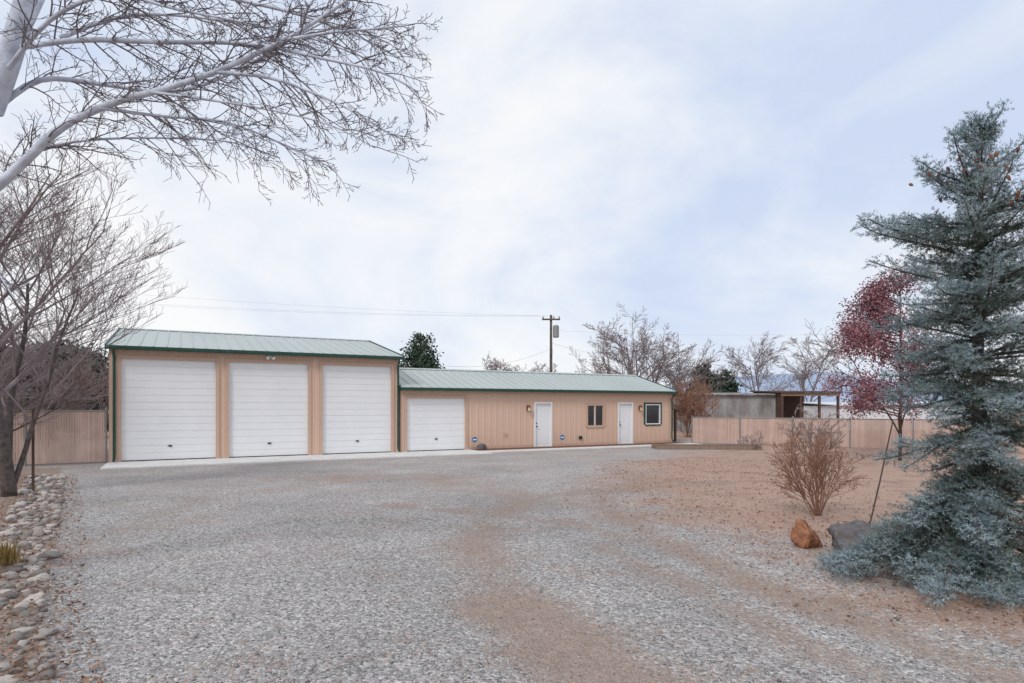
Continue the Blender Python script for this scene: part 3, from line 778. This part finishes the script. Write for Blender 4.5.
# yellowish plant at far left
pl = thing('dry_plant', 'dry yellow plant growing among rocks at the left edge', 'plant', gp(2,566))
n = 260
a = rng.random(n)*6.28; q = rng.random(n)*.5; L = .1+.22*rng.random(n)
bs = np.stack([rng.normal(size=n)*.06, rng.normal(size=n)*.06, np.zeros(n)], 1)
dv = np.stack([np.cos(a)*q, np.sin(a)*q, np.ones(n)], 1); tip = bs+dv*L[:,None]; sv = np.stack([-np.sin(a), np.cos(a), np.zeros(n)], 1)*.006
npmesh('blades', np.stack([bs-sv, bs+sv, tip+sv*2.2-dv*L[:,None]*.3, tip], 1).reshape(-1,3), 4, 'drygrass', pl)

# ---------------------------------------------------------------- fences
def fence(name, label, A, B, h, sp=2.4, sl=.07):
    A, B = Vector(A), Vector(B); dv = B-A; L = dv.length
    r_ = thing(name, label, 'fence', A, math.atan2(dv.y, dv.x))
    n = max(1, round(L/sp))
    for k in range(n):
        x0, x1 = L*k/n+.04, L*(k+1)/n-.04; mb = MB()
        m_ = int((x1-x0)/sl)
        for j in range(m_):
            xa = x0+(x1-x0)*j/m_
            mb.box(xa+.004, xa+(x1-x0)/m_-.004, -.008+.004*(j % 2), .008, .05, h-.03+.008*((j*7) % 3))
        mb.build('slat_panel', 'fence', r_)
    for k in range(n+1): MB().lathe((L*k/n,.0,-.1), [(.032,0),(.032,h+.14),(.038,h+.145),(.01,h+.18)], 8).build('post', 'steel', r_)
    MB().tube([Vector((0,-.02,h-.02)), Vector((L,-.02,h-.02))], [.02,.02], 6).build('top_rail', 'steel', r_)
    return r_
fence('slat_fence', 'tan vertical slat fence left of the tall garage', uw(-4.6,.15), uw(-.22,.15), 1.8)
R1 = Vector(((1060-CX)/F*24.5,24.5,0))
fence('slat_fence', 'long tan slat fence closing the yard on the right', (pt(692,0,32.5).x,32.5,0), R1, 1.38)

# ---------------------------------------------------------------- yard objects on the right
gb = thing('garden_bed', 'low weathered timber garden bed frame in front of the right fence', 'garden bed', (pt(705,0,28.2).x,28.2,0), rad(-4))
for a in ((-2.3,2.3,-.65,-.6),(-2.3,2.3,.6,.65),(-2.3,-2.25,-.595,.595),(2.25,2.3,-.595,.595)):
    MB().box(*a,-.03,.17).build('board', 'wood', gb)
MB().box(-2.24,2.24,-.59,.59,-.02,.12).build('soil', 'mulch', gb)
pg = thing('lean_to', 'small dark timber lean-to at the right end of the low building', 'shed', uw(25.2,1.2), RZ)
for x in (0,1.0):
    for y in (0,2.0): MB().box(x-.05,x+.05,y-.05,y+.05,-.05,1.75+.12*(y == 2.0)).build('post', 'rust', pg)
MB().slope(-.15,1.2,-.25,1.74,2.2,1.9,.07).build('roof', 'rust', pg)
bk = MB()
for k in range(7): bk.box(-.0+k*.15,.14+k*.15,2.06,2.09,.02,1.7)
bk.build('back_boards', 'rust', pg)
def shed(name, label, cat, px0, px1, Y, depth, h, wallm, roofm, rise=.25, posts=False, slant=0):
    x0, x1 = (px0-CX)/F*Y, (px1-CX)/F*Y
    r_ = thing(name, label, cat, (x0,Y,0), slant); L = x1-x0
    mb = MB()
    if posts:
        n = 4
        for k in range(n): MB().box(L*k/(n-1)-.07, L*k/(n-1)+.07, -.07, .07, -.05, h).build('post', wallm, r_)
        MB().box(0,L,depth-.05,depth,0,h+rise).box(0,.05,.08,depth-.06,0,h).build('wall', wallm, r_)
        MB().box(-.1,L+.1,-.12,-.075,h-.2,h).build('beam', 'wood', r_)
    else:
        ribwall(mb, 0, L, 0, h); ribwall(mb, 0, depth, 0, h, lambda a, y: (y, a)); ribwall(mb, 0, depth, 0, h, lambda a, y: (L-y, a)); ribwall(mb, 0, L, 0, h+rise, lambda a, y: (a, depth-y))
        mb.build('wall', wallm, r_)
    MB().slope(-.2,L+.2,-.25,h+.005,depth+.2,h+rise,.09).build('roof', roofm, r_)
    return r_
shed('metal_barn', 'weathered grey corrugated metal barn beyond the right fence', 'barn', 698, 780, 43, 7, 2.72, 'greymetal', 'greymetal')
shed('open_shed', 'brown open-fronted shed with timber beam beside the grey barn', 'shed', 782, 838, 42, 5, 2.85, 'rust', 'rust', .2, True)
shed('white_outbuilding', 'long low white outbuilding seen beyond the fence behind the spruce', 'building', 838, 1010, 52, 7, 2.0, 'whitewall', 'whitewall', .3)
hs = thing('neighbour_house', 'grey-roofed neighbouring house half hidden behind trees at left', 'house', (pt(-40,0,46).x,46,0), rad(10))
MB().box(0,11,0,8,0,2.5).build('wall', 'housewall', hs)
MB().slope(-.4,11.4,-.5,2.45,4,3.7,.12).slope(-.4,11.4,8.5,2.45,4,3.7,.12).build('roof', 'houseroof', hs)
for x in (2,6,9):
    w = MB().box(x,x+1.1,-.05,-.005,1,2).build('window', 'white', hs); MB().box(x+.07,x+1.03,-.07,-.052,1.07,1.93).build('pane', 'glass', w)

# ---------------------------------------------------------------- utility pole and wires
up = pt(551,315,48); h = up.z
pole = thing('utility_pole', 'wooden utility pole with crossarm and transformer behind the low building', 'utility pole', (up.x,48,0))
MB().tube([Vector((0,0,-.3)), Vector((0,0,h))], [.14,.095], 10).build('pole', 'polewood', pole, smooth=True)
arm = MB().box(-.7,.7,-.2,-.11,h-.42,h-.3).build('crossarm', 'polewood', pole)
for x in (-.62,.2,.62): MB().lathe((x,-.155,h-.299), [(.03,0),(.06,.05),(.05,.12),(.02,.2)], 8).build('insulator', 'steel', arm)
MB().lathe((.38,-.05,h-1.75), [(.2,0),(.235,.04),(.235,.85),(.19,.93),(.05,.98)], 12).build('transformer', 'steel', pole)
MB().lathe((.0,-.24,h-3.2), [(.08,0),(.10,.04),(.10,.6),(.06,.66)], 10).build('junction_canister', 'polewood', pole)
def wire(label, a, b2, sag, r_=.0045):
    pts = [a.lerp(b2, t/16)-Vector((0,0,sag*4*(t/16)*(1-t/16))) for t in range(17)]
    tag(MB().tube(pts, [r_]*17, 4).build('power_line', 'wire', org=a, loc=a), label, 'power line')
base = Vector((up.x,47.84,0))
wire('uppermost power line running left from the pole crossarm', base+Vector((-.62,0,h-.1)), Vector((-62,36,12.6)), .9)
wire('second power line running left from the pole crossarm', base+Vector((.2,0,h-.1)), Vector((-62,38,11.9)), 1.1)
wire('third power line running left from the right crossarm tip', base+Vector((.62,0,h-.1)), Vector((-62,40,12.1)), 1.2)
wire('sagging service cable dropping left from mid pole to the roof', base+Vector((0,.1,h-2.6)), pt(446,366,40), .5, .008)
wire('thin service cable running right from the pole above the roof', base+Vector((.1,.1,h-2.2)), pt(700,362,62), .6, .008)
wire('second thin cable running right from the pole above the roof', base+Vector((.1,.1,h-1.2)), pt(1100,318,50), .8)

# ---------------------------------------------------------------- background trees
PBG = dict(levels=5, seg=[1,.8,.5,.4,.35], wob=[.07,.10,.11,.12,.12], trop=[.02,.06,.09,.09,.06], tip=.3, rmin=.012, n=[8,7,6,4], t0=[.22,.18,.15,.15],
           ang=[(22,50),(22,50),(22,50),(22,50)], len=[(.6,.9),(.45,.75),(.4,.65),(.35,.6)], rr=[.5,.5,.5,.6], up=.05)
bgs = [(643,56,8.8,'broad bare tree rising behind the right end of the low roof',5,.34),(498,60,6.2,'small bare tree behind the roof left of the utility pole',2,.3),
       (530,62,6.4,'small bare tree behind the roof just left of the pole',2,.3),(575,66,5.6,'low bare tree showing behind the roof right of the pole',1,.3),
       (757,62,7.8,'slender bare tree behind the grey barn',2,.15),(806,66,8.6,'bare tree behind the open brown shed',2,.2),(606,64,5.6,'low bare tree left of the broad bare tree',1,.4),(686,58,6.2,'bare tree behind the small lean-to',3,.4)]
for k, (px, Y, h_, lab, ns, spd) in enumerate(bgs):
    stems = [((rng.normal()*.1+(i-(ns-1)/2)*spd, rng.normal()*.2, 1), h_*.88*rng.uniform(.88,1), h_*.017) for i in range(ns)]
    bare_tree('bare_tree', lab, ((px-CX)/F*Y, Y, 0), stems, PBG, 'twigfar', 'twigfar', seed=60+k)
def crown_tree(name, label, loc, lumps, size, count, mat, cat='tree', trunk_h=None, bark='barkdark', tr=.12):
    r_ = thing(name, label, cat, loc)
    top = trunk_h or max(l[0][2] for l in lumps)
    t = MB().tube([Vector((0,0,-.1)), Vector((.03,0,top*.5)), Vector((0,0,top))], [tr,tr*.75,tr*.2], 8)
    for c_, R in lumps:
        z0 = max(.3, min(top*.95, c_[2]-.6*R[0])); t.tube([Vector((0,0,z0)), Vector(c_)*.55+Vector((0,0,z0*.45)), Vector(c_)], [tr*.4,tr*.3,tr*.1], 5)
    t.build('trunk', bark, r_, smooth=True)
    vol = np.array([R[0]*R[1]*R[2] for c_, R in lumps])**.75; vol /= vol.sum(); Qs = []
    for (c_, R), v in zip(lumps, vol):
        n = int(count*v)
        dv = rng.normal(size=(n,3)); dv /= np.linalg.norm(dv, axis=1)[:,None]
        rr = rng.random(n)**.45*(1+.22*np.sin(dv[:,0]*5+c_[0]*3)*np.sin(dv[:,2]*6+c_[1])+.22*rng.normal(size=n))
        q = np.array(c_)+dv*rr[:,None]*np.array(R)
        a = rng.normal(size=(n,3)); a /= np.linalg.norm(a, axis=1)[:,None]
        b2 = np.cross(a, rng.normal(size=(n,3))); b2 /= np.linalg.norm(b2, axis=1)[:,None]
        s = (size*(.5+rng.random(n)))[:,None]
        Qs.append(np.stack([q-a*s, q+b2*s*.5, q+a*s, q-b2*s*.5], 1))
    npmesh('crown', np.concatenate(Qs).reshape(-1,3), 4, mat, r_)
    return r_
def lumps_for(h, w, n, z0=.25, seed=0, taper=True):
    rg = random.Random(seed); o = []
    for i in range(n):
        f = (i+.5)/n; z = h*(z0+(1-z0)*f); ww = w*(1.0-.72*f if taper else 1)
        R = max(.3, ww*.34); a = i*2.4+rg.random()
        k = ww*.36*rg.uniform(.5,1.1)
        o.append(((math.cos(a)*k, math.sin(a)*k, z), (R, R, R*.6)))
    return o
Y = 52
crown_tree('pine_tree', 'dark green pine standing behind where the two roofs meet', (pt(420,0,Y).x,Y,0), lumps_for(8.0,5.4,36,.3,3), .13, 12000, 'pine')
crown_tree('evergreen_tree', 'dark evergreen right of the broad bare tree, left of the pair', (pt(704,0,58).x,58,0), lumps_for(5.9,4.2,24,.2,4), .17, 8000, 'pine')
crown_tree('evergreen_tree', 'dark evergreen above the grey barn roof, right of the pair', (pt(724,0,60).x,60,0), lumps_for(5.4,3.8,22,.2,5), .17, 7000, 'pine')
crown_tree('evergreen_tree', 'dull green tree behind the left fence near the garage corner', (pt(78,0,38).x,38,0), lumps_for(5.4,3.4,18,.15,6,False), .17, 8000, 'hedge')
crown_tree('evergreen_tree', 'dull green tree at the far left behind the bare trunk', (pt(22,0,36).x,36,0), lumps_for(5.0,3.6,18,.15,7,False), .17, 8000, 'hedge')
# red-leaved plum tree
Y = 22; rg = random.Random(9)
lm = []
for k in range(50):
    z = rg.uniform(1.5,6.4); sp_ = 1 if z < 4.6 else 1-.40*(z-4.6)
    lm.append((((rg.uniform(-1.75,.8)-.2)*sp_, rg.uniform(-1.1,1.1)*sp_, z), (.6,.6,.52)))
rt_ = crown_tree('red_leaf_tree', 'tree with dusky red dried leaves behind the left side of the spruce', (pt(900,0,Y).x,Y,0), lm, .044, 23000, 'redleaf', tr=.06)
outl = []
PR = dict(PB); PR['n'] = [6,5,4]; rg2 = random.Random(4)
for dv, L in (((-.05,0,1),4.4),((-.3,.1,1),4.0),((.1,-.1,1),3.5)): grow(Vector((0,0,.9)), Vector(dv).normalized(), L, .035, 0, PR, outl, rg2)
mb = MB()
for lev, pts, rr in outl: mb.tube(pts, rr, 4 if lev < 2 else 3)
mb.build('branches', 'barkdark', rt_)

# ---------------------------------------------------------------- far hills
hx = np.linspace(-2600,3200,160)
hy = np.array([1500,1700,1950,2300])
prf = 56+56*np.exp(-((hx-960)/250)**2)+28*np.exp(-((hx-640)/130)**2)+30*np.exp(-((hx-1900)/500)**2)
prf = prf+np.array([7*mnoise.noise(Vector((x*.006,3,0)))+4*mnoise.noise(Vector((x*.02,5,0))) for x in hx])
rows = [(-2, .0), (.45,.5), (1.0,1), (.6,1)]
V = np.concatenate([np.stack([hx, np.full_like(hx, y)+30*np.sin(hx*.01+i), prf*f[0] if i else np.full_like(hx,-2)], 1) for i, (y, f) in enumerate(zip(hy, rows))])
nx = len(hx); ii = (np.arange(3)[:,None]*nx+np.arange(nx-1)[None,:]).ravel()
tag(npmesh('hills', V, 4, 'hill', idx=np.stack([ii, ii+1, ii+nx+1, ii+nx], 1)), kind='structure')
